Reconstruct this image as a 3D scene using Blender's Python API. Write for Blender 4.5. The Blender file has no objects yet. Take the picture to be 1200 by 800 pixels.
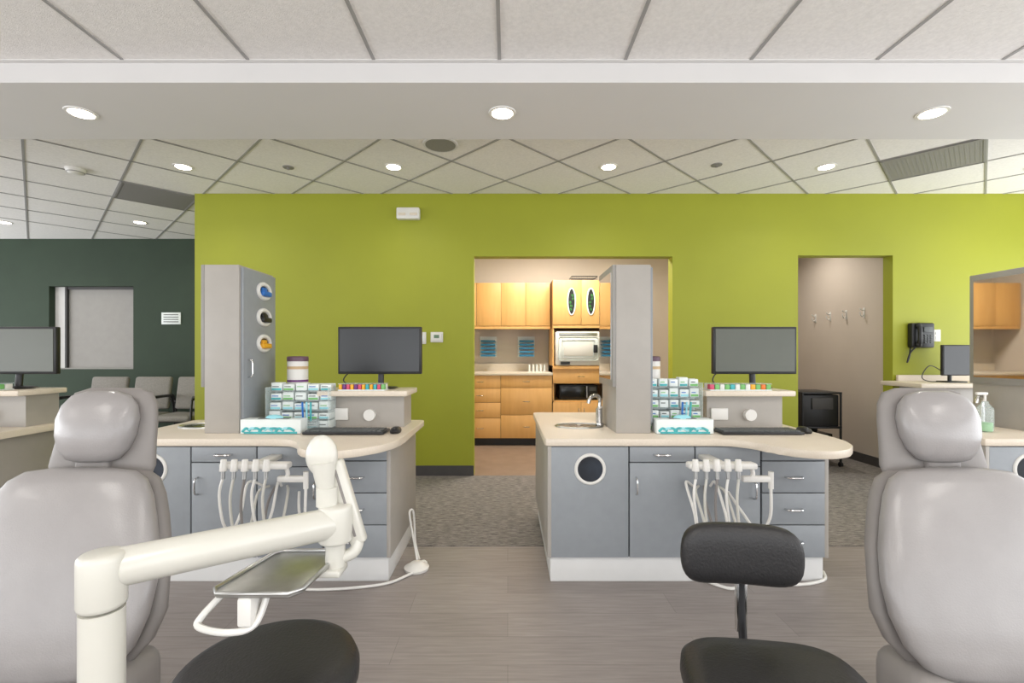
import bpy, bmesh, math, random
from mathutils import Vector, Matrix
random.seed(4)
scene=bpy.context.scene
H=1.18; F=555.0
# ---------------- materials ----------------
def s2l(c):
    return tuple(((v/255)/12.92 if v/255<=0.04045 else ((v/255+0.055)/1.055)**2.4) for v in c)
MATS={}
def mat(name,rgb,rough=0.5,metal=0.0,var=0.05,nscale=12,bump=0.0,bscale=200,emit=0,alpha=1,trans=0,coat=0):
    if name in MATS: return MATS[name]
    m=bpy.data.materials.new(name); m.use_nodes=True
    nt=m.node_tree; b=nt.nodes['Principled BSDF']
    c=s2l(rgb)
    tc=nt.nodes.new('ShaderNodeTexCoord')
    n=nt.nodes.new('ShaderNodeTexNoise'); n.inputs['Scale'].default_value=nscale; n.inputs['Detail'].default_value=4
    nt.links.new(tc.outputs['Object'],n.inputs['Vector'])
    r=nt.nodes.new('ShaderNodeValToRGB')
    r.color_ramp.elements[0].position=0.3; r.color_ramp.elements[1].position=0.7
    r.color_ramp.elements[0].color=(*[max(0,v*(1-var)) for v in c],1)
    r.color_ramp.elements[1].color=(*[min(1,v*(1+var)) for v in c],1)
    nt.links.new(n.outputs['Fac'],r.inputs['Fac']); nt.links.new(r.outputs['Color'],b.inputs['Base Color'])
    b.inputs['Roughness'].default_value=rough; b.inputs['Metallic'].default_value=metal
    if coat: b.inputs['Coat Weight'].default_value=coat; b.inputs['Coat Roughness'].default_value=0.2
    if trans: b.inputs['Transmission Weight'].default_value=trans
    if alpha<1: b.inputs['Alpha'].default_value=alpha
    if emit:
        b.inputs['Emission Color'].default_value=(*c,1); b.inputs['Emission Strength'].default_value=emit
    if bump:
        n2=nt.nodes.new('ShaderNodeTexNoise'); n2.inputs['Scale'].default_value=bscale; n2.inputs['Detail'].default_value=3
        nt.links.new(tc.outputs['Object'],n2.inputs['Vector'])
        bp=nt.nodes.new('ShaderNodeBump'); bp.inputs['Strength'].default_value=bump; bp.inputs['Distance'].default_value=0.003
        nt.links.new(n2.outputs['Fac'],bp.inputs['Height']); nt.links.new(bp.outputs['Normal'],b.inputs['Normal'])
    MATS[name]=m; return m

def plank_mat():
    m=bpy.data.materials.new('vinyl_plank'); m.use_nodes=True; nt=m.node_tree; b=nt.nodes['Principled BSDF']
    tc=nt.nodes.new('ShaderNodeTexCoord')
    br=nt.nodes.new('ShaderNodeTexBrick'); br.offset=0.37; br.inputs['Scale'].default_value=1
    br.inputs['Brick Width'].default_value=1.22; br.inputs['Row Height'].default_value=0.18; br.inputs['Mortar Size'].default_value=0.001
    br.inputs['Color1'].default_value=(*s2l((152,144,140)),1); br.inputs['Color2'].default_value=(*s2l((143,135,131)),1); br.inputs['Mortar'].default_value=(*s2l((120,113,109)),1)
    nt.links.new(tc.outputs['Object'],br.inputs['Vector'])
    mp=nt.nodes.new('ShaderNodeMapping'); mp.inputs['Scale'].default_value=(2,28,1)
    nt.links.new(tc.outputs['Object'],mp.inputs['Vector'])
    n=nt.nodes.new('ShaderNodeTexNoise'); n.inputs['Scale'].default_value=2.5; n.inputs['Detail'].default_value=6; n.inputs['Distortion'].default_value=0.6
    nt.links.new(mp.outputs['Vector'],n.inputs['Vector'])
    r=nt.nodes.new('ShaderNodeValToRGB'); r.color_ramp.elements[0].color=(0.80,0.79,0.78,1); r.color_ramp.elements[1].color=(1.1,1.1,1.1,1)
    r.color_ramp.elements[0].position=0.25; r.color_ramp.elements[1].position=0.75
    nt.links.new(n.outputs['Fac'],r.inputs['Fac'])
    mx=nt.nodes.new('ShaderNodeMix'); mx.data_type='RGBA'; mx.blend_type='MULTIPLY'; mx.inputs['Factor'].default_value=1
    nt.links.new(br.outputs['Color'],mx.inputs['A']); nt.links.new(r.outputs['Color'],mx.inputs['B'])
    nt.links.new(mx.outputs['Result'],b.inputs['Base Color']); b.inputs['Roughness'].default_value=0.45
    return m
def carpet_mat():
    m=bpy.data.materials.new('carpet_weave'); m.use_nodes=True; nt=m.node_tree; b=nt.nodes['Principled BSDF']
    tc=nt.nodes.new('ShaderNodeTexCoord')
    mp=nt.nodes.new('ShaderNodeMapping'); mp.inputs['Scale'].default_value=(16,75,1)
    nt.links.new(tc.outputs['Object'],mp.inputs['Vector'])
    n=nt.nodes.new('ShaderNodeTexNoise'); n.inputs['Scale'].default_value=1.0; n.inputs['Detail'].default_value=5; n.inputs['Roughness'].default_value=0.75
    nt.links.new(mp.outputs['Vector'],n.inputs['Vector'])
    r=nt.nodes.new('ShaderNodeValToRGB'); r.color_ramp.elements[0].position=0.36; r.color_ramp.elements[1].position=0.66
    r.color_ramp.elements[0].color=(*s2l((84,80,78)),1); r.color_ramp.elements[1].color=(*s2l((160,153,147)),1)
    nt.links.new(n.outputs['Fac'],r.inputs['Fac']); nt.links.new(r.outputs['Color'],b.inputs['Base Color'])
    b.inputs['Roughness'].default_value=0.95
    bp=nt.nodes.new('ShaderNodeBump'); bp.inputs['Strength'].default_value=0.5; bp.inputs['Distance'].default_value=0.004
    nt.links.new(n.outputs['Fac'],bp.inputs['Height']); nt.links.new(bp.outputs['Normal'],b.inputs['Normal'])
    return m
def wood_mat(name,c1,c2):
    m=bpy.data.materials.new(name); m.use_nodes=True; nt=m.node_tree; b=nt.nodes['Principled BSDF']
    tc=nt.nodes.new('ShaderNodeTexCoord'); mp=nt.nodes.new('ShaderNodeMapping'); mp.inputs['Scale'].default_value=(14,14,1.5)
    nt.links.new(tc.outputs['Object'],mp.inputs['Vector'])
    n=nt.nodes.new('ShaderNodeTexNoise'); n.inputs['Scale'].default_value=1.6; n.inputs['Detail'].default_value=5; n.inputs['Distortion'].default_value=0.5
    nt.links.new(mp.outputs['Vector'],n.inputs['Vector'])
    r=nt.nodes.new('ShaderNodeValToRGB'); r.color_ramp.elements[0].color=(*s2l(c1),1); r.color_ramp.elements[1].color=(*s2l(c2),1)
    r.color_ramp.elements[0].position=0.3; r.color_ramp.elements[1].position=0.7
    nt.links.new(n.outputs['Fac'],r.inputs['Fac']); nt.links.new(r.outputs['Color'],b.inputs['Base Color']); b.inputs['Roughness'].default_value=0.4
    return m
M_green=mat('paint_lime',(155,160,38),0.55,var=0.02,nscale=3,bump=0.15,bscale=300)
M_dark=mat('paint_dark_green',(44,60,44),0.75,var=0.08,nscale=4,bump=0.2)
M_beige=mat('paint_beige',(212,200,186),0.7,var=0.02,nscale=3,bump=0.1)
M_white=mat('paint_white',(220,218,216),0.7,var=0.01,nscale=3,bump=0.1)
M_tile=mat('ceiling_tile',(238,235,232),0.9,var=0.05,nscale=60,bump=0.8,bscale=180)
M_tbar=mat('tbar_metal',(158,156,154),0.5,var=0.02)
M_base=mat('rubber_base',(72,70,70),0.6)
M_cab=mat('laminate_bluegrey',(146,151,156),0.42,var=0.03,nscale=20)
M_cabside=mat('laminate_taupe',(168,163,156),0.45,var=0.03)
M_gap=mat('cabinet_shadow_gap',(62,64,68),0.7)
M_kick=mat('white_plinth',(220,220,219),0.5,var=0.02)
M_counter=mat('solid_surface_cream',(222,210,193),0.35,var=0.04,nscale=150)
M_chrome=mat('chrome',(215,215,215),0.15,1.0,var=0.01)
M_steel=mat('brushed_steel',(190,190,188),0.3,1.0,var=0.05,nscale=40)
M_wh=mat('white_plastic',(228,226,221),0.35,var=0.01)
M_cream=mat('enamel_cream',(204,202,193),0.3,var=0.01,coat=0.4)
M_bk=mat('black_plastic',(30,30,32),0.4,var=0.05)
M_bkv=mat('black_vinyl',(34,33,34),0.45,var=0.08,nscale=30,bump=0.35,bscale=150)
M_lea=mat('grey_leather',(147,143,142),0.36,var=0.05,nscale=8,bump=0.2,bscale=220,coat=0.4)
M_lead=mat('grey_leather_shell',(132,127,124),0.5,var=0.03)
M_screen=mat('screen_black',(18,20,22),0.22,var=0.02)
M_screen2=mat('screen_grey',(80,83,72),0.3,var=0.02)  # grey-olive room reflection painted into the screen colour
M_key=mat('keyboard_grey',(88,92,92),0.5)
M_mirror=mat('mirror_glass',(225,225,225),0.03,1.0,var=0.0)
M_frame=mat('mirror_frame_grey',(146,143,138),0.4)
M_wood=wood_mat('maple_veneer',(222,170,102),(230,180,112))
M_woodgap=mat('wood_gap',(136,98,56),0.7)
M_blue=mat('blue_plastic',(40,110,190),0.4)
M_teal=mat('teal_card',(70,170,175),0.5,var=0.25,nscale=30)
M_grn=mat('green_label',(120,185,110),0.5)
M_yel=mat('yellow_plastic',(232,170,40),0.4)
M_red=mat('pink_plastic',(205,80,110),0.4)
M_pur=mat('purple_label',(110,50,120),0.4)
M_lblue=mat('aqua_label',(150,212,222),0.45)
M_clear=mat('clear_acrylic',(225,238,238),0.1,var=0,alpha=0.3)
M_card=mat('white_card',(228,234,232),0.5,var=0.03)
M_fab=mat('chair_fabric_grey',(136,132,126),0.85,var=0.12,nscale=80,bump=0.4)
M_lamp=mat('lamp_lens',(255,246,228),0.5,var=0,emit=12)
M_panel=mat('troffer_lens',(255,250,240),0.5,var=0,emit=3)  # glowing lens of the added, unseen ceiling panels
M_blind=mat('blind_grey',(158,155,151),0.8,var=0.03)
M_grille=mat('grille_grey',(140,138,136),0.6,var=0.12,nscale=300)
M_hole=mat('chute_dark',(34,40,50),0.6,var=0.6,nscale=9)
M_leaf=mat('leaf_green',(50,110,50),0.6,var=0.4,nscale=40)
M_plank=plank_mat(); M_carpet=carpet_mat()

# ---------------- builder ----------------
class B:
    def __init__(s,name,loc=(0,0,0),rz=0):
        s.name=name; s.bm=bmesh.new(); s.mats=[]; s.loc=Vector(loc); s.rz=rz
    def mi(s,m):
        if m not in s.mats: s.mats.append(m)
        return s.mats.index(m)
    def add(s,t,m,M=None):
        i=s.mi(m)
        if M is not None: bmesh.ops.transform(t,matrix=M,verts=t.verts)
        bmesh.ops.recalc_face_normals(t,faces=t.faces)
        for f in t.faces: f.material_index=i; f.smooth=True
        me=bpy.data.meshes.new('t'); t.to_mesh(me); t.free(); s.bm.from_mesh(me); bpy.data.meshes.remove(me)
    def box(s,x0,x1,y0,y1,z0,z1,m,bev=0.0,rot=None,seg=2):
        t=bmesh.new(); bmesh.ops.create_cube(t,size=1)
        for v in t.verts: v.co=Vector((v.co.x*(x1-x0),v.co.y*(y1-y0),v.co.z*(z1-z0)))
        if bev>0: bmesh.ops.bevel(t,geom=list(t.edges),offset=bev,segments=seg,affect='EDGES',profile=0.5)
        M=Matrix.Translation(((x0+x1)/2,(y0+y1)/2,(z0+z1)/2))
        if rot is not None: M=M@rot
        s.add(t,m,M); return s
    def cyl(s,p,q,r,m,r2=None,seg=24,bev=0):
        p=Vector(p);q=Vector(q);d=q-p; t=bmesh.new()
        bmesh.ops.create_cone(t,cap_ends=True,segments=seg,radius1=r,radius2=r if r2 is None else r2,depth=d.length)
        if bev>0:
            es=[e for e in t.edges if abs(e.verts[0].co.z-e.verts[1].co.z)<1e-6]
            bmesh.ops.bevel(t,geom=es,offset=bev,segments=3,affect='EDGES',profile=0.5)
        s.add(t,m,Matrix.Translation((p+q)/2)@d.to_track_quat('Z','Y').to_matrix().to_4x4()); return s
    def ell(s,c,r,m,rot=None,n=24):
        t=bmesh.new(); bmesh.ops.create_uvsphere(t,u_segments=n,v_segments=n//2+2,radius=1)
        M=Matrix.Translation(c)
        if rot is not None: M=M@rot
        s.add(t,m,M@Matrix.Diagonal((*r,1))); return s
    def torus(s,c,R,r,m,axis='Y',sx=1,sz=1,n=32):
        pts=[]
        for i in range(n):
            a=2*math.pi*i/n; u=math.cos(a)*R*sx; w=math.sin(a)*R*sz
            pts.append(Vector(c)+(Vector((u,0,w)) if axis=='Y' else Vector((0,u,w)) if axis=='X' else Vector((u,w,0))))
        return s.tube(pts,r,m,closed=True,smooth=False)
    def tube(s,pts,r,m,closed=False,smooth=True,seg=10,sub=6,r2=None):
        P=[Vector(p) for p in pts]
        if smooth and len(P)>2:
            Q=[]
            for i in range(len(P)-1):
                a=P[max(i-1,0)];b=P[i];c=P[i+1];d=P[min(i+2,len(P)-1)]
                for k in range(sub):
                    t=k/sub
                    Q.append(0.5*((2*b)+(c-a)*t+(2*a-5*b+4*c-d)*t*t+(3*b-a-3*c+d)*t**3))
            Q.append(P[-1]); P=Q
        n=len(P); t=bmesh.new(); rings=[]; up=None
        for i,p in enumerate(P):
            if closed: d=P[(i+1)%n]-P[i-1]
            else: d=P[min(i+1,n-1)]-P[max(i-1,0)]
            d.normalize()
            if up is None:
                up=Vector((0,0,1)) if abs(d.z)<0.9 else Vector((1,0,0))
            u=(up-d*up.dot(d)).normalized(); w=d.cross(u); up=u
            rr=r if r2 is None else r+(r2-r)*i/(n-1)
            rings.append([t.verts.new(p+(u*math.cos(2*math.pi*k/seg)+w*math.sin(2*math.pi*k/seg))*rr) for k in range(seg)])
        for i in range(n if closed else n-1):
            A=rings[i];C=rings[(i+1)%n]
            for k in range(seg): t.faces.new((A[k],A[(k+1)%seg],C[(k+1)%seg],C[k]))
        if not closed: t.faces.new(rings[0]); t.faces.new(rings[-1])
        s.add(t,m); return s
    def prism(s,poly,z0,z1,m,bev=0,M=None):
        t=bmesh.new(); lo=[t.verts.new((x,y,z0)) for x,y in poly]; f=t.faces.new(lo)
        r=bmesh.ops.extrude_face_region(t,geom=[f]); vs=[v for v in r['geom'] if isinstance(v,bmesh.types.BMVert)]
        for v in vs: v.co.z=z1
        if bev>0:
            es=[e for e in t.edges if abs(e.verts[0].co.z-e.verts[1].co.z)<1e-6]
            bmesh.ops.bevel(t,geom=es,offset=bev,segments=2,affect='EDGES',profile=0.5)
        s.add(t,m,M); return s
    def loft(s,secs,m,n=32,ex=2.6,axis='Z'):
        t=bmesh.new(); R=[]
        for c,a,b in secs:
            ring=[]
            for k in range(n):
                th=2*math.pi*k/n; ct=math.cos(th); st=math.sin(th)
                u=a*math.copysign(abs(ct)**(2/ex),ct); w=b*math.copysign(abs(st)**(2/ex),st)
                ring.append(t.verts.new(Vector(c)+(Vector((u,w,0)) if axis=='Z' else Vector((u,0,w)) if axis=='Y' else Vector((0,u,w)))))
            R.append(ring)
        for A,C in zip(R[:-1],R[1:]):
            for k in range(n): t.faces.new((A[k],A[(k+1)%n],C[(k+1)%n],C[k]))
        t.faces.new(R[0]); t.faces.new(R[-1])
        s.add(t,m); return s
    def lathe(s,prof,c,m,seg=28):
        t=bmesh.new(); R=[]
        for r,z in prof: R.append([t.verts.new(Vector(c)+Vector((r*math.cos(2*math.pi*k/seg),r*math.sin(2*math.pi*k/seg),z))) for k in range(seg)])
        for A,C in zip(R[:-1],R[1:]):
            for k in range(seg): t.faces.new((A[k],A[(k+1)%seg],C[(k+1)%seg],C[k]))
        t.faces.new(R[0]); t.faces.new(R[-1]); s.add(t,m); return s
    def done(s,ang=38):
        me=bpy.data.meshes.new(s.name)
        s.bm.to_mesh(me); s.bm.free()
        for m in s.mats: me.materials.append(m)
        me.set_sharp_from_angle(angle=math.radians(ang))
        o=bpy.data.objects.new(s.name,me); scene.collection.objects.link(o)
        o.location=s.loc; o.rotation_euler=(0,0,s.rz)
        return o
def W(px,py,d): return Vector(((px-595)/F*d,d,H-(py-415)/F*d))
def RX(a): return Matrix.Rotation(a,4,'X')
def RY(a): return Matrix.Rotation(a,4,'Y')
def RZ(a): return Matrix.Rotation(a,4,'Z')
def area(name,loc,sx,sy,e,col,rot=(0,0,0)):
    l=bpy.data.lights.new(name,'AREA'); l.shape='RECTANGLE'; l.size=sx; l.size_y=sy; l.energy=e; l.color=col
    o=bpy.data.objects.new(name,l); scene.collection.objects.link(o); o.location=loc; o.rotation_euler=rot

XL,XR,YB=-8.5,5.6,-3.5
ZC=2.74; ZN=2.61
# ---------------- room shell ----------------
B('floor').box(XL,XR,YB,2.91,-0.1,0,M_plank).done()
B('floor_carpet').box(XL,XR,2.91,4.6,-0.1,0.004,M_carpet).box(XL,-3.04,4.6,6.4,-0.1,0.004,M_carpet).box(2.6,3.87,4.6,6.9,-0.1,0.004,M_carpet).done()
B('floor_sterilization').box(-1.2,2.6,4.6,6.9,-0.1,0.003,mat('vinyl_brown',(142,122,106),0.5,var=0.1,nscale=6)).done()
w=B('wall_back')
T=0.12
for a,b,z0,z1 in [(-3.04,-0.33,0,ZC),(-0.33,1.60,2.13,ZC),(1.60,2.82,0,ZC),(2.82,3.74,2.14,ZC),(3.74,XR,0,ZC)]:
    w.box(a,b,4.6,4.6+T,z0,z1,M_green)
w.done()
b=B('baseboard_back')
for a,c in [(-3.04,-0.33),(1.60,2.82),(3.74,XR)]: b.box(a,c,4.588,4.6,0.004,0.1,M_base)
b.done()
B('wall_partition').box(-3.04,-2.92,4.72,6.4,0,ZC,M_green).done()
w=B('wall_waiting')
wx0,wx1,wz0,wz1=-6.2,-5.06,0.98,2.10
for a,c,z0,z1 in [(XL,wx0,0,ZC),(wx1,-2.92,0,ZC),(wx0,wx1,0,wz0),(wx0,wx1,wz1,ZC)]: w.box(a,c,6.4,6.55,z0,z1,M_dark)
w.done()
wn=B('window_1')
wn.box(wx0-0.02,wx1+0.02,6.52,6.56,wz0-.02,wz1+.02,M_blind)
wn.box(wx0,wx0+0.14,6.49,6.52,wz0,wz1,M_white).box(wx0+0.14,wx0+0.165,6.48,6.52,wz0,wz1,M_base)
wn.box(wx0+0.16,wx1,6.49,6.52,wz1-0.03,wz1,M_base).box(wx1-0.02,wx1,6.48,6.52,wz0,wz1,M_base)
wn.box(wx0,wx1,6.42,6.53,wz0,wz0+0.015,M_blind).done()
# storefront glazing invented for the three unseen sides, to bring fill light in
def added_storefront(name,ax,c,a0,a1,n,k0):
    w=B(name)
    def bx(o,u0,u1,z0,z1,m,t0=0,t1=0.1):
        if ax=='y': o.box(u0,u1,c-t1,c-t0,z0,z1,m)
        elif ax=='l': o.box(c-t1,c-t0,u0,u1,z0,z1,m)
        else: o.box(c+t0,c+t1,u0,u1,z0,z1,m)
    bx(w,a0,a1,0,0.12,M_beige); bx(w,a0,a1,2.5,ZC,M_beige)
    L=(a1-a0)/n
    for i in range(n+1):
        u=a0+i*L; bx(w,max(a0,u-0.06),min(a1,u+0.06),0.12,2.5,M_beige)
    w.done()
    for i in range(n):
        o=B('window_%d'%(k0+i)); u0=a0+i*L+0.06; u1=a0+(i+1)*L-0.06  # invented window frame, belongs to the added glazing
        for u in (u0,(u0+u1)/2-0.02,u1-0.04): bx(o,u,u+0.04,0.12,2.5,M_bk,0.03,0.07)
        for z in (0.12,2.46): bx(o,u0,u1,z,z+0.04,M_bk,0.03,0.07)
        o.done()
added_storefront('wall_front','y',YB,XL,XR,5,3)
added_storefront('wall_left','l',XL,YB,6.5,4,8)
added_storefront('wall_right','r',XR,YB,4.6,3,12)
DL=(0.95,0.975,1)
for i in range(5): area('window_daylight',(XL+1.41+i*2.82,YB+0.03,1.2),2.5,2.0,44,DL,(math.radians(122),0,0))  # unseen area lights added at the glazing, tilted up to fill the ceilings
for i in range(4): area('window_daylight',(XL+0.03,YB+1.25+i*2.5,1.2),2.0,2.2,86 if i<3 else 56,DL,(0,math.radians(-122),0))
for i in range(3): area('window_daylight',(XR-0.03,YB+1.35+i*2.7,1.2),2.0,2.4,64,DL,(0,math.radians(122),0))
# ceilings
B('ceiling').box(XL,XR,YB,2.32,ZN,ZN+0.05,M_tile).done()
B('ceiling_back').box(XL,XR,2.93,6.95,ZC,ZC+0.05,M_tile).done()
B('beam_soffit').box(XL,XR,2.32,2.93,2.51,ZC+0.05,M_white).done()
g=B('ceiling_grid_near')
x=-0.04-0.61*13
while x<XR:
    g.box(x-0.008,x+0.008,YB,2.295,ZN-0.004,ZN+0.001,M_tbar); x+=0.61
for k in range(9):
    y=1.78-0.61*k
    if y>YB: g.box(XL,XR,y-0.008,y+0.008,ZN-0.0045,ZN+0.001,M_tbar)
g.box(XL,XR,2.295,2.32,ZN-0.005,ZN+0.001,M_white)
g.done()
g=B('ceiling_grid_diagonal')
def bar(x0,y0,x1,y1):
    L=math.hypot(x1-x0,y1-y0)
    if L<0.05: return
    t=bmesh.new(); bmesh.ops.create_cube(t,size=1)
    M=Matrix.Translation(((x0+x1)/2,(y0+y1)/2,ZC-0.002))@RZ(math.atan2(y1-y0,x1-x0))@Matrix.Diagonal((L,0.016,0.006,1))
    g.add(t,M_tbar,M)
for (xa,xb,ya,yb) in [(XL,XR,2.93,4.6),(XL,-3.04,4.6,6.4)]:
    for k in range(-12,16):
        c=-0.085+0.863*k
        a=max(xa,c-yb); e=min(xb,c-ya)
        if e>a: bar(a,c-a,e,c-e)
        c=0.04-0.863*k+0.863*2
        a=max(xa,c+ya); e=min(xb,c+yb)
        if e>a: bar(a,a-c,e,e-c)
g.done()
def grille(x,y):
    q=B('air_return_grille',(x,y,ZC),math.radians(45))
    q.box(-0.29,0.29,-0.29,0.29,-0.010,-0.003,M_grille)
    for s in (-1,1): q.box(-0.3,0.3,s*0.295-0.008,s*0.295+0.008,-0.014,-0.003,M_grille).box(s*0.295-0.008,s*0.295+0.008,-0.3,0.3,-0.014,-0.003,M_grille)
    for i in range(20): q.box(-0.28,0.28,-0.275+i*0.028,-0.270+i*0.028,-0.0115,-0.009,M_grille)
    q.done()
grille(3.43,3.82); grille(-3.475,4.685)
def downlight(x,y,z,e=16,r=0.06):
    q=B('recessed_downlight',(x,y,z))
    q.lathe([(r+0.016,0),(r+0.014,-0.005),(r,-0.006),(r-0.004,-0.002)],(0,0,0),M_wh)
    q.cyl((0,0,-0.008),(0,0,-0.004),r-0.006,M_lamp).done()
    l=bpy.data.lights.new('downlight_lamp','SPOT'); l.energy=e; l.spot_size=math.radians(150); l.spot_blend=1.0; l.shadow_soft_size=0.06; l.color=(1,0.95,0.88)
    o=bpy.data.objects.new('downlight_lamp',l); scene.collection.objects.link(o); o.location=(x,y,z-0.03)
for x in (-7.0,-4.67,-2.35,-0.03,2.34,4.66): downlight(x,2.61,2.51,16)
for x in (-6.2,-4.5,-2.7,-0.95,0.84,2.65,4.4): downlight(x,3.94,ZC,18)
for x in (-4.35,-5.95): downlight(x,5.6,ZC,18)
for i,(x,y) in enumerate([(-4.6,-0.35),(-2.16,-0.35),(0.27,-0.35),(2.7,-0.35),(-2.16,-2.2),(0.27,-2.2),(2.7,-2.2)]):  # unseen ceiling panels added behind the camera for more light
    q=B('ceiling_troffer',(x,y,ZN)); q.box(-0.3,0.3,-0.6,0.6,-0.012,0,M_wh).box(-0.27,0.27,-0.57,0.57,-0.016,-0.011,M_panel).done()
    area('troffer_lamp',(x,y,ZN-0.03),0.54,1.1,12,(1,0.97,0.92))
q=B('ceiling_speaker',(-0.5,3.52,ZC)); q.lathe([(0.13,0),(0.128,-0.008),(0.115,-0.01),(0.11,-0.006)],(0,0,0),M_white).cyl((0,0,-0.009),(0,0,-0.004),0.112,M_grille).done()
q=B('smoke_detector',(-3.64,3.99,ZC)); q.lathe([(0.07,0),(0.07,-0.012),(0.055,-0.035),(0.03,-0.045)],(0,0,0),M_wh).torus((0,0,-0.03),0.058,0.004,M_tbar,'Z').done()
for x,y in [(-1.83,3.95),(1.72,3.9)]:
    q=B('fire_sprinkler',(x,y,ZC)); q.lathe([(0.045,0),(0.043,-0.006),(0.02,-0.008)],(0,0,0),M_grille).cyl((0,0,-0.02),(0,0,-0.005),0.012,M_grille).done()

# ---------------- sterilization room ----------------
B('wall_sterilization_back').box(-1.2,2.6,6.74,6.84,0,ZC,M_beige).done()
B('wall_room_left').box(-1.2,-1.1,4.72,6.74,0,ZC,M_beige).done()
B('wall_hall').box(2.5,2.6,4.72,6.9,0,ZC,M_beige).done()
B('wall_hall_right').box(3.87,3.97,4.72,6.9,0,ZC,M_beige).done()
B('wall_hall_back').box(2.6,3.87,6.82,6.92,0,ZC,M_beige).done()
B('baseboard_hall').box(3.858,3.87,4.72,6.82,0.004,0.1,M_base).done()
def front(q,x0,x1,z0,z1,y,m,pull=None,gap=0.0025):
    q.box(x0+gap,x1-gap,y-0.018,y,z0+gap,z1-gap,m,0.002)
    if pull=='h':
        c=(x0+x1)/2; z=(z0+z1)/2
        q.tube([(c-0.045,y-0.018,z),(c-0.035,y-0.04,z),(c,y-0.045,z),(c+0.035,y-0.04,z),(c+0.045,y-0.018,z)],0.005,M_chrome,seg=8)
    elif pull in ('l','r','lb','rb'):
        c=x0+0.035 if pull[0]=='l' else x1-0.035; z=(z0+0.12) if 'b' in pull else (z1-0.12)
        q.tube([(c,y-0.018,z-0.045),(c,y-0.04,z-0.035),(c,y-0.045,z),(c,y-0.04,z+0.035),(c,y-0.018,z+0.045)],0.005,M_chrome,seg=8)
q=B('wood_wall_cabinet')
q.box(-1.08,0.57,6.37,6.73,1.56,2.14,M_woodgap)
for i in range(5): front(q,-1.08+i*0.33,-1.08+(i+1)*0.33,1.56,2.14,6.37,M_wood,None)
q.box(-1.08,0.57,6.36,6.40,1.52,1.56,M_wood); q.done()
q=B('wood_base_cabinet')
q.box(-1.08,0.57,6.1,6.72,0.1,0.91,M_woodgap).box(-1.08,0.57,6.15,6.7,0.003,0.1,M_bk)
for x0,x1 in [(-1.08,-0.62),(-0.62,-0.09),(-0.09,0.57)]:
    zs=[0.1,0.36,0.56,0.74,0.91] if x1<0 else [0.1,0.40,0.75,0.91]
    for z0,z1 in zip(zs[:-1],zs[1:]): front(q,x0,x1,z0,z1,6.1,M_wood,'h')
q.box(-1.08,0.575,6.06,6.72,0.91,0.945,M_counter,0.004).box(-1.08,0.57,6.69,6.72,0.945,1.05,M_counter)
q.done()
q=B('wood_tall_cabinet')
xa,xb=0.58,1.32
q.box(xa,xb,6.14,6.72,1.52,2.14,M_woodgap)
xm=(xa+xb)/2
for x0,x1 in [(xa,xm),(xm,xb)]:
    front(q,x0,x1,1.56,2.14,6.14,M_wood)
    c=(x0+x1)/2+(0.06 if x0==xa else -0.06)
    n=24; pl=[(0.045*math.copysign(abs(math.cos(a))**0.8,math.cos(a)),0.17*math.copysign(abs(math.sin(a))**0.8,math.sin(a))) for a in [2*math.pi*k/n for k in range(n)]]
    q.prism(pl,0,0.006,M_bk,M=Matrix.Translation((c,6.122,1.86))@RX(math.radians(90)))
    q.torus((c,6.118,1.86),0.17,0.009,M_card,'Y',sx=0.29)
    for k in range(5): q.ell((c+random.uniform(-.02,.02),6.114,1.76+k*0.045),(0.016,0.003,0.02),M_leaf,RY(random.uniform(-1,1)),n=10)
q.box(xa,xb,6.13,6.2,1.52,1.56,M_wood)
q.box(xa,xa+0.02,6.14,6.72,0.1,1.52,M_wood).box(xb-0.02,xb,6.14,6.72,0.1,1.52,M_wood).box(xa,xb,6.69,6.72,0.1,1.52,M_wood)
q.box(xa,xb,6.1,6.72,0.99,1.03,M_wood).box(xa,xb,6.14,6.7,0.8,0.99,M_woodgap)
front(q,xa,xb,0.8,0.99,6.14,M_wood,'h')
q.box(xa,xb,6.14,6.7,0.1,0.56,M_woodgap); front(q,xa,xm,0.1,0.56,6.14,M_wood,'r'); front(q,xm,xb,0.1,0.56,6.14,M_wood,'l')
q.box(xa,xb,6.14,6.7,0.56,0.58,M_wood).box(xa,xb,6.2,6.7,0.003,0.1,M_bk)
q.done()
q=B('autoclave_sterilizer')
q.box(0.615,1.2,6.1,6.66,1.035,1.475,M_wh,0.02).box(0.65,1.165,6.075,6.105,1.10,1.40,M_card,0.03)
q.tube([(0.70,6.072,1.14),(0.70,6.072,1.36),(1.11,6.072,1.36),(1.11,6.072,1.14)],0.005,M_steel,closed=True,smooth=False).box(0.72,1.09,6.068,6.078,1.16,1.34,M_wh,0.004)
q.box(0.66,1.15,6.09,6.105,1.42,1.455,M_steel,0.005).box(0.68,0.8,6.085,6.1,1.05,1.085,M_bk,0.003).box(1.1,1.15,6.05,6.08,1.2,1.3,M_bk,0.006).done()
q=B('microwave_oven'); q.box(0.68,1.18,6.22,6.62,0.585,0.78,M_bk,0.01).box(0.7,1.02,6.21,6.225,0.61,0.76,M_screen,0.004)
q.box(1.03,1.04,6.19,6.22,0.61,0.76,M_chrome).box(1.07,1.16,6.213,6.225,0.70,0.75,M_key).done()
for px in (572,617):
    X=(px-595)/F*6.6
    q=B('sterilization_tray_rack',(X,6.6,1.27))
    q.box(-0.12,0.12,0.1,0.13,-0.13,0.16,M_card)
    for k in range(5): q.box(-0.10,0.10,-0.08,0.1,-0.12+k*0.05,-0.095+k*0.05,mat('tray_blue',(40,120,160),0.4),0.005)
    q.done()
q=B('wall_basket',(1.02,6.4,2.141)); q.box(-0.16,0.16,-0.1,0.1,0,0.012,M_bk)
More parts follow.
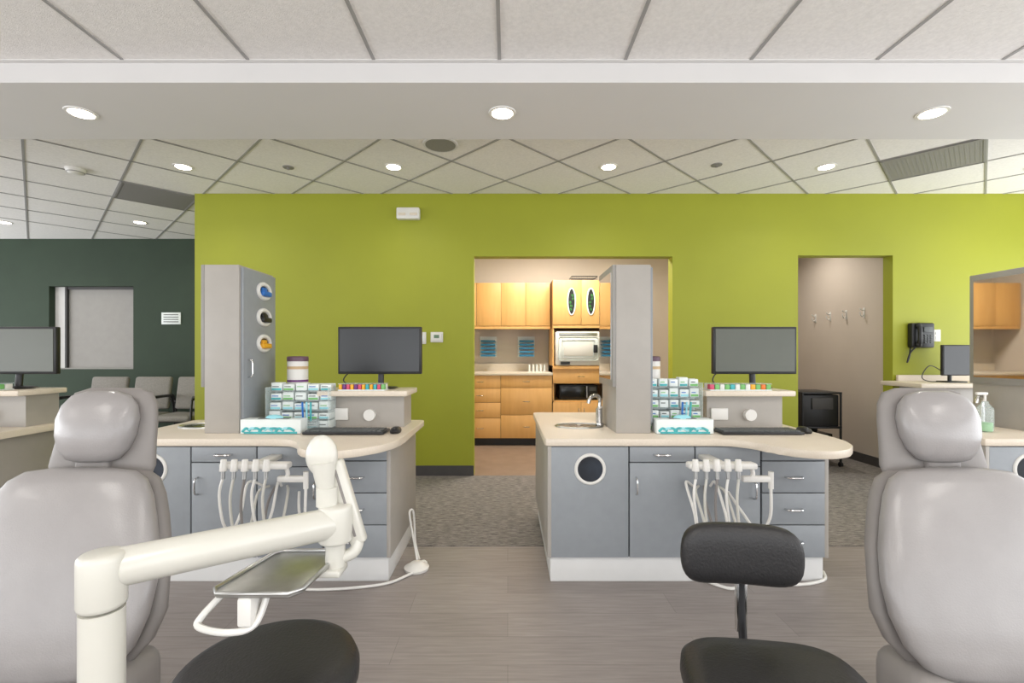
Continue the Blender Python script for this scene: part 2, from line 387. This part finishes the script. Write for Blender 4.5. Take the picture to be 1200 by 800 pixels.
for k in range(17):
    for yy in (-0.1,0.1): q.cyl((-0.16+k*0.02,yy,0.01),(-0.17+k*0.0213,yy*1.1,0.075),0.003,M_bk,seg=6)
q.tube([(-0.17,-0.11,0.075),(0.17,-0.11,0.075),(0.17,0.11,0.075),(-0.17,0.11,0.075)],0.005,M_bk,closed=True,smooth=False).done()
q=B('file_tray'); q.box(0.27,0.52,6.3,6.5,0.946,0.952,M_wh)
for k in range(5): q.box(0.28+k*0.05,0.30+k*0.05,6.3,6.5,0.952,1.04,M_card)
q.done()
B('ceiling_troffer',(0.6,5.5,ZC)).box(-0.6,0.6,-0.3,0.3,-0.012,0,M_wh).box(-0.57,0.57,-0.27,0.27,-0.016,-0.011,M_panel).done()  # unseen panel added to light the sterilization room
area('troffer_lamp',(0.6,5.5,ZC-0.03),1.1,0.5,54,(1,0.93,0.84))
downlight(3.3,5.6,ZC,58)  # unseen hall lamp, added and strengthened to brighten the beige walls
for k in range(4):
    yy=5.95-k*0.27
    q=B('coat_hook',(3.87,yy,1.63)); q.box(-0.006,0,-0.014,0.014,-0.055,0.055,M_wh,0.002).tube([(-0.004,0,-0.02),(-0.03,0,-0.035),(-0.045,0,-0.01),(-0.045,0,0.01)],0.006,M_wh).tube([(-0.004,0,0.03),(-0.03,0,0.03),(-0.05,0,0.05)],0.006,M_wh).done()
q=B('rolling_cart',(3.28,5.15,0.004))
for x in (-0.2,0.2):
    for y in (-0.2,0.2):
        q.cyl((x,y,0.04),(x,y,0.78),0.012,M_bk,seg=10).cyl((x-0.012,y,0.025),(x+0.012,y,0.025),0.025,M_bk,seg=14)
for z in (0.08,0.4,0.76): q.box(-0.21,0.21,-0.21,0.21,z,z+0.02,M_bk,0.004)
q.box(-0.2,0.2,0.17,0.19,0.1,0.76,M_bk).box(-0.2,-0.19,-0.2,0.19,0.1,0.76,M_bk).box(-0.16,0.14,-0.17,0.15,0.1,0.34,M_screen,0.01).box(-0.15,0.1,-0.15,0.1,0.42,0.62,M_base,0.01)
q.box(-0.19,0.19,-0.19,0.15,0.42,0.75,M_bk,0.01).box(-0.10,0.12,-0.205,-0.189,0.60,0.72,M_base,0.003)
q.done()

# ---------------- wall fixtures ----------------
q=B('emergency_exit_light',tuple(W(479,251,4.58)))
q.box(-0.11,0.11,-0.05,0.02,-0.055,0.055,M_wh,0.012)
for x in (-0.055,0.055): q.box(x-0.035,x+0.035,-0.058,-0.048,-0.025,0.0,M_counter,0.003)
q.done()
def plate(name,px,py,w_,h_,d=4.6):
    c=W(px,py,d); q=B(name,(c.x,d,c.z)); q.box(-w_/2,w_/2,-0.012,0,-h_/2,h_/2,M_wh,0.004); return q
q=plate('light_switch',495,396,0.075,0.115); q.box(-0.017,0.017,-0.017,-0.01,-0.033,0.033,M_card,0.003).done()
q=plate('thermostat',512,395,0.12,0.10); q.box(-0.05,0.05,-0.025,-0.01,-0.04,0.04,M_wh,0.008).box(-0.025,0.025,-0.0265,-0.024,-0.01,0.022,mat('lcd_green',(90,120,90),0.3)).done()
q=plate('wall_outlet',1097,393,0.07,0.115); q.box(-0.015,0.015,-0.016,-0.01,0.008,0.035,M_card).box(-0.015,0.015,-0.016,-0.01,-0.035,-0.008,M_card).done()
c=W(201,373,6.4); q=B('wall_sign',(c.x,6.4,c.z)); q.box(-0.13,0.13,-0.01,0,-0.08,0.08,M_card,0.002)
for k in range(4): q.box(-0.10,0.10,-0.012,-0.009,0.045-k*0.032,0.055-k*0.032,M_base)
q.done()
c=W(1076,393,4.6); q=B('wall_phone',(c.x,4.6,c.z))
q.box(-0.11,0.11,-0.06,0,-0.12,0.12,M_bk,0.015).box(0.0,0.085,-0.068,-0.055,0.03,0.08,M_key,0.003)
for i in range(3):
    for j in range(4): q.box(0.005+i*0.027,0.025+i*0.027,-0.068,-0.056,-0.01-j*0.022,0.005-j*0.022,M_key,0.002)
q.tube([(-0.06,-0.075,0.10),(-0.065,-0.095,0.05),(-0.065,-0.095,-0.05),(-0.06,-0.075,-0.10)],0.018,M_bk)
q.ell((-0.06,-0.075,0.09),(0.027,0.022,0.03),M_bk).ell((-0.06,-0.075,-0.09),(0.027,0.022,0.03),M_bk)
q.tube([(-0.07,-0.07,-0.1),(-0.12,-0.05,-0.17),(-0.14,-0.04,-0.26),(-0.11,-0.03,-0.2),(-0.09,-0.02,-0.11)],0.007,M_bk).done()
q=B('wall_counter_desk')
q.box(3.60,5.5,4.12,4.58,0.885,0.925,M_counter,0.006).box(3.78,5.48,4.2,4.57,0.1,0.885,M_cabside).box(3.78,5.48,4.25,4.57,0.004,0.1,M_kick).box(3.76,5.5,4.56,4.585,0.925,0.98,M_counter)
for k in range(4): front(q,3.79+k*0.42,4.21+k*0.42,0.1,0.88,4.2,M_cabside,'l')
q.done()
q=B('small_monitor',(4.03,4.3,0.926)); q.box(-0.09,0.09,-0.06,0.06,0,0.012,M_bk,0.004).cyl((0,0.02,0.01),(0,0.02,0.1),0.015,M_bk).box(-0.08,0.26,0,0.03,0.06,0.34,M_bk,0.008).box(-0.07,0.25,-0.003,0.001,0.07,0.33,M_screen)
q.tube([(-0.05,0.04,0.1),(-0.2,0.0,0.15),(-0.27,0.0,0.05),(-0.2,0.0,0.008),(0,0.05,0.006)],0.004,M_bk).done()

# ---------------- waiting chairs ----------------
def guest_chair(x,y):
    q=B('waiting_room_chair',(x,y,0.004))
    q.box(-0.23,0.23,-0.25,0.22,0.40,0.47,M_fab,0.03,seg=3)
    q.box(-0.225,0.225,0.19,0.25,0.5,0.9,M_fab,0.028,rot=RX(math.radians(-10)),seg=3)
    for s in (-1,1):
        q.tube([(s*0.25,-0.24,0.012),(s*0.25,-0.24,0.3),(s*0.25,-0.23,0.6),(s*0.25,-0.18,0.66),(s*0.25,0.1,0.67),(s*0.25,0.2,0.64),(s*0.25,0.25,0.3),(s*0.25,0.28,0.012)],0.013,M_bk)
        q.box(s*0.25-0.025,s*0.25+0.025,-0.2,0.12,0.665,0.69,M_bk,0.01)
    q.tube([(-0.25,-0.2,0.4),(0.25,-0.2,0.4)],0.011,M_bk).tube([(-0.25,0.22,0.45),(0.25,0.22,0.45)],0.011,M_bk).tube([(-0.25,0.2,0.6),(0.25,0.2,0.6)],0.009,M_bk)
    q.done()
for px in (110,163,215): guest_chair((px-595)/F*5.65,5.65)

# ---------------- workstation islands ----------------
YF=2.46
def island(X0,k):
    q=B('dental_workstation_cabinet',(X0,0,0))
    ext=(k==0); yl=3.5 if ext else 3.11
    q.box(0,1.443,YF+0.001,3.10,0.13,0.706,M_gap)
    q.box(1.425,1.446,YF-0.017,3.11,0.13,0.706,M_cabside,0.002).box(-0.004,0.016,YF-0.017,yl,0.13,0.706,M_cabside,0.002)
    if ext: q.box(0.016,0.55,3.1,3.5,0.13,0.706,M_cabside).box(0.012,0.54,3.08,3.48,0.0,0.13,M_kick)
    q.box(0.012,1.43,YF+0.004,3.08,0.0,0.13,M_kick,0.002)
    q.box(0.0,1.443,3.10,3.115,0.13,0.706,M_cabside)
    front(q,0.012,0.415,0.13,0.705,YF,M_cab)
    front(q,0.417,0.755,0.622,0.705,YF,M_cab,'h'); front(q,0.417,0.755,0.13,0.622,YF,M_cab,'l')
    front(q,0.757,1.095,0.60,0.705,YF,M_cab); front(q,0.757,1.095,0.13,0.60,YF,M_cab,'r')
    zs=[0.13,0.30,0.465,0.63,0.705]
    for z0,z1 in zip(zs[:-1],zs[1:]): front(q,1.10,1.428,z0,z1,YF,M_cab,'h' if z1-z0>0.1 else None)
    c=(0.215,YF-0.019,0.588)
    q.torus(c,0.073,0.009,M_wh,'Y').cyl((c[0],YF-0.021,c[2]),(c[0],YF-0.012,c[2]),0.069,M_hole,seg=32)  # flat dark disc paints the shade of a chute recess that isn't cut
    poly=[(-0.02,2.43),(0.87,2.43),(0.94,2.415),(1.0,2.36),(1.05,2.25),(1.10,2.17),(1.18,2.125),(1.27,2.125),(1.36,2.17),(1.44,2.26),(1.49,2.38),(1.50,2.5),(1.50,3.14)]
    poly+=[(0.58,3.14),(0.58,3.55),(-0.02,3.55)] if ext else [(-0.02,3.14)]
    pts=[]
    for i,p in enumerate(poly):
        a=Vector(poly[i-1]);b_=Vector(p);c_=Vector(poly[(i+1)%len(poly)])
        l1=min(0.03,(a-b_).length*0.3); l2=min(0.03,(c_-b_).length*0.3)
        u=b_+(a-b_).normalized()*l1; v=b_+(c_-b_).normalized()*l2
        for t in (0,0.5,1): pts.append(tuple((u*(1-t)**2)+b_*(2*t*(1-t))+v*t*t))
    q.prism(pts,0.708,0.746,M_counter,0.005)
    sx,sy=0.22,2.86
    q.torus((sx,sy,0.748),0.14,0.007,M_steel,'Z',sz=0.72)
    q.ell((sx,sy,0.7475),(0.134,0.096,0.004),mat('sink_basin',(96,94,90),0.25,0.9))
    q.ell((sx,sy+0.01,0.7485),(0.095,0.06,0.004),mat('sink_basin_deep',(60,58,55),0.3,0.9)).cyl((sx,sy,0.752),(sx,sy,0.754),0.014,M_chrome)  # darker flat oval paints the shade inside the bowl
    q.box(0.98,1.43,2.83,3.04,0.746,0.935,M_cabside).box(0.94,1.465,2.75,3.06,0.935,0.967,M_counter,0.006)
    q.box(1.0,1.10,2.812,2.83,0.79,0.86,M_wh,0.004).cyl((1.23,2.80,0.82),(1.23,2.83,0.82),0.034,M_wh)
    a,b_=0.385,0.575
    if k==1: a+=0.07; b_+=0.07
    q.box(a,b_,2.6,2.98,0.746,1.672,M_cabside,0.002)
    q.box(b_,b_+0.016,2.615,2.975,0.80,1.66,M_cab,0.002)
    if k==-1:
        q.tube([(b_+0.016,2.66,1.05),(b_+0.04,2.66,1.06),(b_+0.042,2.66,1.10),(b_+0.04,2.66,1.14),(b_+0.016,2.66,1.15)],0.005,M_chrome)
        for z,m in ((1.555,M_blue),(1.40,M_bk),(1.245,M_yel)):
            q.torus((b_+0.018,2.83,z),0.068,0.013,M_wh,'X',sz=0.62,n=28)
            q.ell((b_+0.016,2.83,z),(0.006,0.06,0.034),M_bk)
            q.box(b_+0.012,b_+0.045,2.78,2.88,z-0.030,z+0.0,m,0.008).box(b_+0.02,b_+0.035,2.79,2.84,z-0.002,z+0.02,m,0.004)
    q.box(a-0.02,a,2.6,2.98,1.0,1.672,M_frame,0.003)
    q.box(a-0.024,a-0.019,2.63,2.95,1.04,1.635,M_mirror)
    q.done()
    f=B('sink_faucet',(X0+(0.345 if k<1 else 0.40),2.86,0.747))
    f.cyl((0,0,0),(0,0,0.02),0.024,M_chrome,bev=0.004).cyl((0,0,0.02),(0,0,0.12),0.016,M_chrome)
    f.tube([(0,0,0.11),(0,0,0.16),(-0.02,-0.01,0.185),(-0.06,-0.03,0.175),(-0.075,-0.035,0.14)],0.011,M_chrome)
    f.cyl((0,0,0.10),(0,-0.055,0.12),0.007,M_chrome).cyl((0,0.06,0),(0,0.06,0.1),0.012,M_chrome).cyl((0,0.06,0.09),(0,0.0,0.10),0.006,M_chrome).done()
def monitor(X,screen,yaw=0):
    q=B('desktop_monitor',(X,2.92,0.968),yaw)
    q.ell((0,0.02,0.008),(0.11,0.08,0.008),M_bk)
    q.cyl((0,0.03,0.01),(0,0.04,0.15),0.018,M_bk)
    q.box(-0.258,0.258,0,0.035,0.09,0.382,M_bk,0.006).box(-0.244,0.244,-0.003,0.002,0.106,0.368,screen)
    q.tube([(-0.1,0.05,0.12),(-0.2,0.06,0.10),(-0.24,0.05,0.05),(-0.2,0.06,0.01)],0.004,M_bk)
    q.done()
def keyboard(X,Y):
    q=B('computer_keyboard',(X,Y,0.747)); q.box(-0.22,0.22,-0.07,0.07,0.001,0.016,M_bk,0.005)
    for r in range(5):
        for c in range(15): q.box(-0.208+c*0.0277,-0.184+c*0.0277,-0.058+r*0.024,-0.038+r*0.024,0.015,0.022,M_key)
    q.done()
def mouse(X,Y):
    q=B('computer_mouse',(X,Y,0.747)); q.loft([((0,0,0),0.026,0.044),((0,0,0.012),0.030,0.050),((0,0.004,0.024),0.025,0.042),((0,0.008,0.031),0.014,0.024)],M_bk,n=20)
    q.cyl((-0.0035,-0.025,0.024),(0.0035,-0.025,0.024),0.008,M_key,seg=12).done()
def organizer(X,Y,w_,h_):
    q=B('supply_organizer',(X,Y,0.748))
    d=0.12; rows=5; cols=5
    q.box(0,w_,0,d,0,0.006,M_clear).box(0,0.004,0,d,0,h_*0.9,M_clear).box(w_-0.004,w_,0,d,0,h_*0.9,M_clear).box(0,w_,d-0.004,d,0,h_*0.96,M_card)
    cw=w_/cols; rh=h_/rows
    for r in range(rows):
        q.box(0,w_,0.02,d,r*rh,r*rh+0.003,M_clear)
        for c in range(cols):
            x=c*cw+0.004+random.uniform(0,0.004); z=r*rh+0.004; hh=random.uniform(0.6,0.9)
            q.box(x,x+cw-0.009,0.02+0.009*r,d-0.01,z,z+rh*hh,M_card,0.003)
            m=random.choice([M_lblue,M_grn,M_lblue,M_card,M_grn,M_teal])
            q.box(x+0.004,x+cw-0.013,0.0175+0.009*r,0.0205+0.009*r,z+rh*0.06,z+rh*0.26,m)
            q.box(x+0.008,x+cw-0.028,0.017+0.009*r,0.021+0.009*r,z+rh*0.40,z+rh*0.48,random.choice([M_key,M_blue,M_grn]))
    for k in range(3): q.cyl((w_*0.6+k*0.022,0.0,0.05),(w_*0.6+k*0.024,-0.01,0.16),0.0055,[M_blue,M_lblue,M_teal][k],seg=10)
    q.box(w_*0.55,w_*0.85,-0.018,0.015,0.006,0.06,M_clear,0.003)
    q.done()
def glovebox(X,Y,w_=0.30):
    q=B('glove_box',(X,Y,0.747)); q.box(0,w_,-0.06,0.03,0.001,0.078,M_card,0.003)
    n=9
    for k in range(n):
        a=0.012+(w_-0.06)*k/n
        q.tube([(a,-0.0605,0.012+0.008*(k%3)),(a+0.02,-0.061,0.03),(a+0.045,-0.0605,0.016+0.012*(k%2))],0.007,[M_teal,M_lblue,M_teal][k%3],seg=6)
    q.box(0.02,w_-0.02,-0.0615,-0.059,0.001,0.012,M_teal)
    q.box(0.08,w_-0.08,-0.03,0.0,0.077,0.080,M_bk).ell((w_/2,-0.015,0.08),(0.05,0.016,0.02),M_lblue)
    q.done()
def beadbox(X,w_):
    q=B('bead_sorting_box',(X,2.81,0.968)); q.box(0,w_,-0.05,0.05,0,0.006,M_card)
    cols=[M_red,M_blue,M_yel,M_grn,M_pur,M_teal,mat('orange_plastic',(230,120,40),0.4),M_wh]
    n=12
    for k in range(n):
        for j in range(2): q.box(k*w_/n+0.002,(k+1)*w_/n-0.002,-0.044+j*0.046,-0.002+j*0.046,0.006,0.036,cols[(k*3+j*5+random.randint(0,2))%8],0.003)
    q.box(0,w_,-0.05,0.05,0.037,0.041,M_clear).done()
def wipes(X,Y,h=0.2,r=0.047,Z=0.747):
    q=B('wipes_canister',(X,Y,Z))
    q.lathe([(r-0.002,0),(r,0.01),(r,h-0.03),(r-0.003,h-0.02)],(0,0,0),M_wh).cyl((0,0,h*.30),(0,0,h*.36),r+0.0008,M_pur).cyl((0,0,h*.66),(0,0,h*.74),r+0.0008,mat('label_tan',(200,170,130),0.5))
    q.lathe([(r+0.002,h-0.025),(r+0.002,h-0.002),(r-0.003,h+0.004),(0.015,h+0.006)],(0,0,0),mat('plum_lid',(100,72,88),0.4)).done()
def storagebox(X,Y,w_,d,h):
    q=B('storage_box',(X,Y,0.747)); q.box(-w_/2,w_/2,-d/2,d/2,0,h-0.03,M_card,0.004).box(-w_/2-0.004,w_/2+0.004,-d/2-0.004,d/2+0.004,h-0.03,h,M_wh,0.004).box(-0.03,0.03,-d/2-0.006,-d/2,h*0.4,h*0.6,M_grn,0.002).done()
def handpieces(X):
    q=B('dental_handpiece_unit',(X,2.24,0.655))
    q.box(-0.16,0.16,-0.03,0.03,-0.014,0.014,M_wh,0.008)
    q.box(-0.03,0.03,0.02,0.20,-0.012,0.012,M_cream,0.005)
    for k in range(5):
        x=-0.135+k*0.05
        q.cyl((x,-0.035,-0.02),(x,-0.03,0.035),0.017,M_wh,0.013,seg=16,bev=0.003)
        q.cyl((x,-0.037,-0.055),(x,-0.035,-0.018),0.009,M_steel,seg=12)
        dz=0.26+0.05*(k%3)
        q.tube([(x,-0.037,-0.05),(x-0.012,-0.045,-dz*0.5),(x+0.004,-0.04,-dz),(x+0.02,0.0,-dz-0.05),(x+0.03,0.06,-dz+0.02),(x+0.02,0.14,-dz+0.14),(x*0.6+0.02,0.19,-0.15)],0.0065,[M_wh,M_cream,M_lead][k%3],seg=8)
    q.box(0.10,0.24,-0.01,0.02,-0.08,-0.05,M_wh,0.008).cyl((0.235,0,-0.11),(0.235,0,-0.03),0.012,M_wh)
    q.tube([(0.14,0.0,-0.0),(0.15,0.0,-0.04),(0.14,0,-0.06)],0.010,M_wh)
    q.tube([(0.235,0,-0.11),(0.23,0,-0.25),(0.20,0.05,-0.33),(0.15,0.12,-0.25),(0.12,0.19,-0.18)],0.007,M_wh)
    q.done()
X2=0.21; P=2.26
for k in (-2,-1,0,1): island(X2+P*k,k)
monitor(1.525,M_screen2); monitor(-0.79,M_screen,0); monitor(1.525-2*P-0.05,M_screen2); monitor(1.525+P,M_screen)
for k in (-2,-1,0,1):
    keyboard(X2+P*k+1.165,2.61)
    mouse(X2+P*k+1.43,2.62); beadbox(X2+P*k+(0.97 if k!=-1 else 1.06),0.36 if k!=-1 else 0.27)
    handpieces(X2+P*k+(0.80 if k==0 else 0.86))
organizer(0.815,2.705,0.30,0.30); organizer(-1.385,2.705,0.36,0.27); organizer(-1.385-P,2.705,0.34,0.27)
glovebox(0.81,2.635,0.31); glovebox(-1.455,2.635,0.33)
storagebox(-1.29,2.91,0.14,0.13,0.2); wipes(-1.29,2.91,0.215,0.060,0.948)
storagebox(0.885,2.91,0.13,0.13,0.2); wipes(0.885,2.91,0.215,0.050,0.948)
b=B('spray_bottle',(-1.125,2.89,0.747)); b.lathe([(0.03,0),(0.033,0.01),(0.033,0.12),(0.012,0.17),(0.012,0.19)],(0,0,0),M_wh).box(-0.012,0.012,-0.045,0.02,0.19,0.215,M_blue,0.004).done()
b=B('soap_dispenser',(2.68,2.66,0.747)); b.lathe([(0.03,0),(0.038,0.008),(0.038,0.13),(0.018,0.155),(0.014,0.17)],(0,0,0),M_clear).lathe([(0.032,0.004),(0.034,0.05)],(0,0,0),M_grn).cyl((0,0,0.17),(0,0,0.21),0.006,M_wh).box(-0.05,0.012,-0.008,0.008,0.205,0.22,M_wh,0.003).done()

def pedal(x,y):
    q=B('foot_control_pedal',(x,y,0))
    q.lathe([(0.065,0.001),(0.068,0.015),(0.05,0.025),(0.03,0.04)],(0,0,0),M_wh)
    q.tube([(0,0.03,0.02),(0.03,0.06,0.02),(0.045,0.02,0.01),(-0.03,-0.085,0.008),(-0.15,-0.19,0.008),(-0.45,-0.24,0.008),(-0.8,-0.20,0.008)],0.007,M_wh)
    q.tube([(0,0.03,0.02),(-0.02,0.055,0.1),(-0.045,0.05,0.25),(-0.05,0.06,0.3),(-0.035,0.09,0.28),(-0.03,0.12,0.1),(0.0,0.08,0.02)],0.006,M_wh)
    q.done()
pedal(-0.50,2.60)
q=B('floor_hose',(1.62,2.5,0)); q.tube([(0.08,0.05,0.008),(0.02,-0.04,0.008),(-0.15,-0.09,0.008),(-0.35,-0.06,0.008),(-0.5,-0.13,0.008),(-0.6,-0.04,0.008)],0.008,M_wh)
q.tube([(0.08,0.05,0.008),(0.06,0.12,0.008),(0.0,0.1,0.008)],0.008,M_wh).done()

# ---------------- dental chairs ----------------
def dental_chair(X):
    q=B('dental_chair',(X,0,0))
    prof=[(0.315,0.10),(0.325,0.19),(0.345,0.235),(0.39,0.272),(0.46,0.292),(0.54,0.294),(0.62,0.280),(0.70,0.254),(0.76,0.230),(0.805,0.202),(0.828,0.165),(0.838,0.09)]
    def yb(z): return 1.25+(z-0.315)*0.33
    secs=[];sh=[]
    for i,(z,w_) in enumerate(prof):
        e=min(i,len(prof)-1-i); th=[0.016,0.034,0.047,0.056,0.061,0.064][min(e,5)]
        secs.append(((0,yb(z),z),w_,th))
        sh.append(((0,yb(z)+0.06,z-0.012),w_*(1.03 if z<0.5 else 0.98),th*0.7))
    q.loft(secs,M_lea,n=64,ex=2.5); q.loft(sh,M_lead,n=48,ex=3.0)
    hp=[(0.79,0.13),(0.80,0.157),(0.83,0.166),(0.89,0.158),(0.96,0.153),(1.02,0.144),(1.055,0.124),(1.070,0.08)]
    q.loft([((0,1.49+(z-0.8)*0.2,z),w_,[0.012,0.022,0.028,0.030,0.030,0.027,0.022,0.010][i]) for i,(z,w_) in enumerate(hp)],M_lead,n=40,ex=2.8)
    pl=[(0.848,0.05),(0.858,0.080),(0.888,0.104),(0.93,0.118),(0.98,0.122),(1.02,0.113),(1.050,0.090),(1.064,0.045)]
    q.loft([((0,1.452+(z-0.8)*0.16,z),w_,[0.012,0.030,0.046,0.056,0.056,0.046,0.030,0.012][i]) for i,(z,w_) in enumerate(pl)],M_lea,n=44,ex=2.2)
    q.box(-0.05,0.05,1.45,1.49,0.74,0.9,M_lead,0.01)
    ss=[(1.30,0.20,0.03),(1.24,0.25,0.05),(1.05,0.27,0.055),(0.8,0.27,0.055),(0.5,0.26,0.05),(0.1,0.22,0.045),(-0.15,0.19,0.04),(-0.22,0.14,0.02)]
    q.loft([((0,y,0.27),a,t) for y,a,t in ss],M_lea,n=36,ex=3,axis='Y')
    q.loft([((0,y,0.22),a*0.9,t*0.8) for y,a,t in ss],M_lead,n=36,ex=3,axis='Y')
    q.box(-0.27,0.27,1.22,1.42,0.16,0.34,M_lead,0.06,seg=4)
    q.box(-0.10,0.10,0.65,0.95,0.05,0.22,M_cream,0.02).box(-0.24,0.24,0.35,1.25,0,0.05,M_cream,0.02)
    q.done(50)
dental_chair(-1.28); dental_chair(1.343)

# ---------------- stools ----------------
def stool(X,Y,back=None,rz=0,square=False):
    q=B('dental_stool',(X,Y,0),rz)
    if square:
        q.loft([((0,0,0.425),0.15,0.15),((0,0,0.43),0.180,0.175),((0,0,0.455),0.192,0.186),((0,0,0.48),0.190,0.185),((0,0,0.494),0.178,0.172),((0,0,0.499),0.14,0.13),((0,0,0.497),0.05,0.05)],M_bkv,n=48,ex=4)
    else:
        q.lathe([(0.15,0.42),(0.182,0.425),(0.192,0.445),(0.193,0.47),(0.184,0.491),(0.16,0.502),(0.1,0.507),(0.01,0.508)],(0,0,0),M_bkv,seg=48)
    q.cyl((0,0,0.40),(0,0,0.425),0.10,M_bk).cyl((0,0,0.12),(0,0,0.40),0.025,M_chrome).cyl((0,0,0.09),(0,0,0.25),0.034,M_bk)
    for k in range(5):
        a=2*math.pi*k/5+0.3; ex=Vector((math.cos(a)*0.26,math.sin(a)*0.26,0))
        q.tube([(0,0,0.12),(ex.x*0.5,ex.y*0.5,0.10),(ex.x,ex.y,0.07)],0.018,M_bk,seg=10)
        q.cyl((ex.x-0.015,ex.y,0.028),(ex.x+0.015,ex.y,0.028),0.027,M_bk,seg=16).cyl((ex.x,ex.y,0.03),(ex.x,ex.y,0.07),0.008,M_chrome,seg=8)
    if back:
        q.tube([(0,0.05,0.41),(0.0,0.2,0.41),(0.0,0.245,0.44),(0.0,0.262,0.52),(0.0,0.265,0.62)],0.010,M_bk)
        q.box(-0.014,0.014,0.258,0.272,0.46,0.63,M_chrome,0.003)
        n=24; t=[]
        for i in range(n+1):
            u=-math.cos(math.pi*i/n); x=u*0.146; y=0.245-0.025*u*u
            e=(max(0,1-abs(u)**6))**0.4
            t.append(((x-0.014,y,0.671),max(0.006,0.030*e),max(0.01,0.076*e)))
        q.loft(t,M_bkv,n=32,ex=3.0,axis='X')
    q.done(50)
stool(-0.53,1.05)
stool(0.57,0.97,True,math.radians(-8),True)

# ---------------- delivery arm unit ----------------
q=B('dental_delivery_arm')
A=Vector((-0.685,0.80,0.815)); E=Vector((-0.40,1.10,0.79))
q.cyl((A.x,A.y,0),(A.x,A.y,0.75),0.032,M_cream,seg=32).cyl((A.x,A.y,0.0),(A.x,A.y,0.03),0.15,M_cream,seg=36,bev=0.01)
q.cyl((A.x,A.y,0.752),(A.x,A.y,0.846),0.035,M_cream,seg=32,bev=0.010)
q.cyl(A+(E-A)*0.04,E,0.033,M_cream,0.035,seg=32,bev=0.006)
q.cyl((E.x,E.y,0.745),(E.x,E.y,0.832),0.038,M_cream,seg=32,bev=0.008)
q.cyl((E.x-0.02,E.y,0.83),(E.x-0.02,E.y,0.872),0.024,M_cream,seg=24)
q.ell((E.x-0.032,E.y,0.945),(0.037,0.022,0.048),M_cream).cyl((E.x-0.022,E.y,0.86),(E.x-0.028,E.y,0.93),0.018,M_cream,0.028)
t0=Vector((E.x-0.008,E.y+0.02,0.93)); t1=Vector((E.x+0.048,E.y+0.02,0.745))
ang=math.atan2(t1.x-t0.x,t0.z-t1.z)
m_=(t0+t1)/2; L_=(t1-t0).length
q.box(m_.x-0.019,m_.x+0.019,m_.y-0.014,m_.y+0.014,m_.z-L_/2-0.01,m_.z+L_/2,M_cream,0.007,rot=RY(-ang))
q.box(m_.x-0.003,m_.x+0.003,m_.y-0.0155,m_.y+0.0155,m_.z-L_/2+0.01,m_.z+L_/2-0.02,M_lead,0.001,rot=RY(-ang))
q.tube([t1,(t1.x-0.012,t1.y-0.01,0.715),(E.x-0.02,E.y,0.70)],0.014,M_cream,seg=12)
q.box(E.x-0.10,E.x+0.02,E.y-0.03,E.y+0.03,0.672,0.690,M_cream,0.006).cyl((E.x,E.y,0.69),(E.x,E.y,0.75),0.022,M_cream)
rim=[(-0.60,0.97),(-0.585,0.95),(-0.44,0.95),(-0.42,0.97),(-0.405,1.14),(-0.42,1.16),(-0.55,1.16),(-0.565,1.145)]
q.prism(rim,0.690,0.698,M_steel,0.003)
q.tube([(x,y,0.700) for x,y in rim],0.005,M_steel,closed=True,smooth=False,seg=8)
q.tube([(-0.50,0.99,0.685),(-0.515,0.965,0.63),(-0.56,0.95,0.622),(-0.622,0.955,0.63),(-0.625,0.97,0.645),(-0.59,1.0,0.685)],0.007,M_wh,seg=8)
q.box(-0.545,-0.515,0.95,1.0,0.63,0.69,M_wh,0.006)
q.done(45)

# ---------------- world, camera ----------------
wd=bpy.data.worlds.new('World'); scene.world=wd; wd.use_nodes=True
wd.node_tree.nodes['Background'].inputs[0].default_value=(0.93,0.96,1,1); wd.node_tree.nodes['Background'].inputs[1].default_value=0.9
cam=bpy.data.cameras.new('camera'); co=bpy.data.objects.new('camera',cam); scene.collection.objects.link(co)
co.location=(0,0,H); co.rotation_euler=(math.radians(90),0,0)
cam.sensor_width=36; cam.lens=36*F/1200; cam.shift_x=5/1200; cam.shift_y=15/1200; cam.clip_start=0.05
scene.camera=co
scene.view_settings.view_transform='Standard'
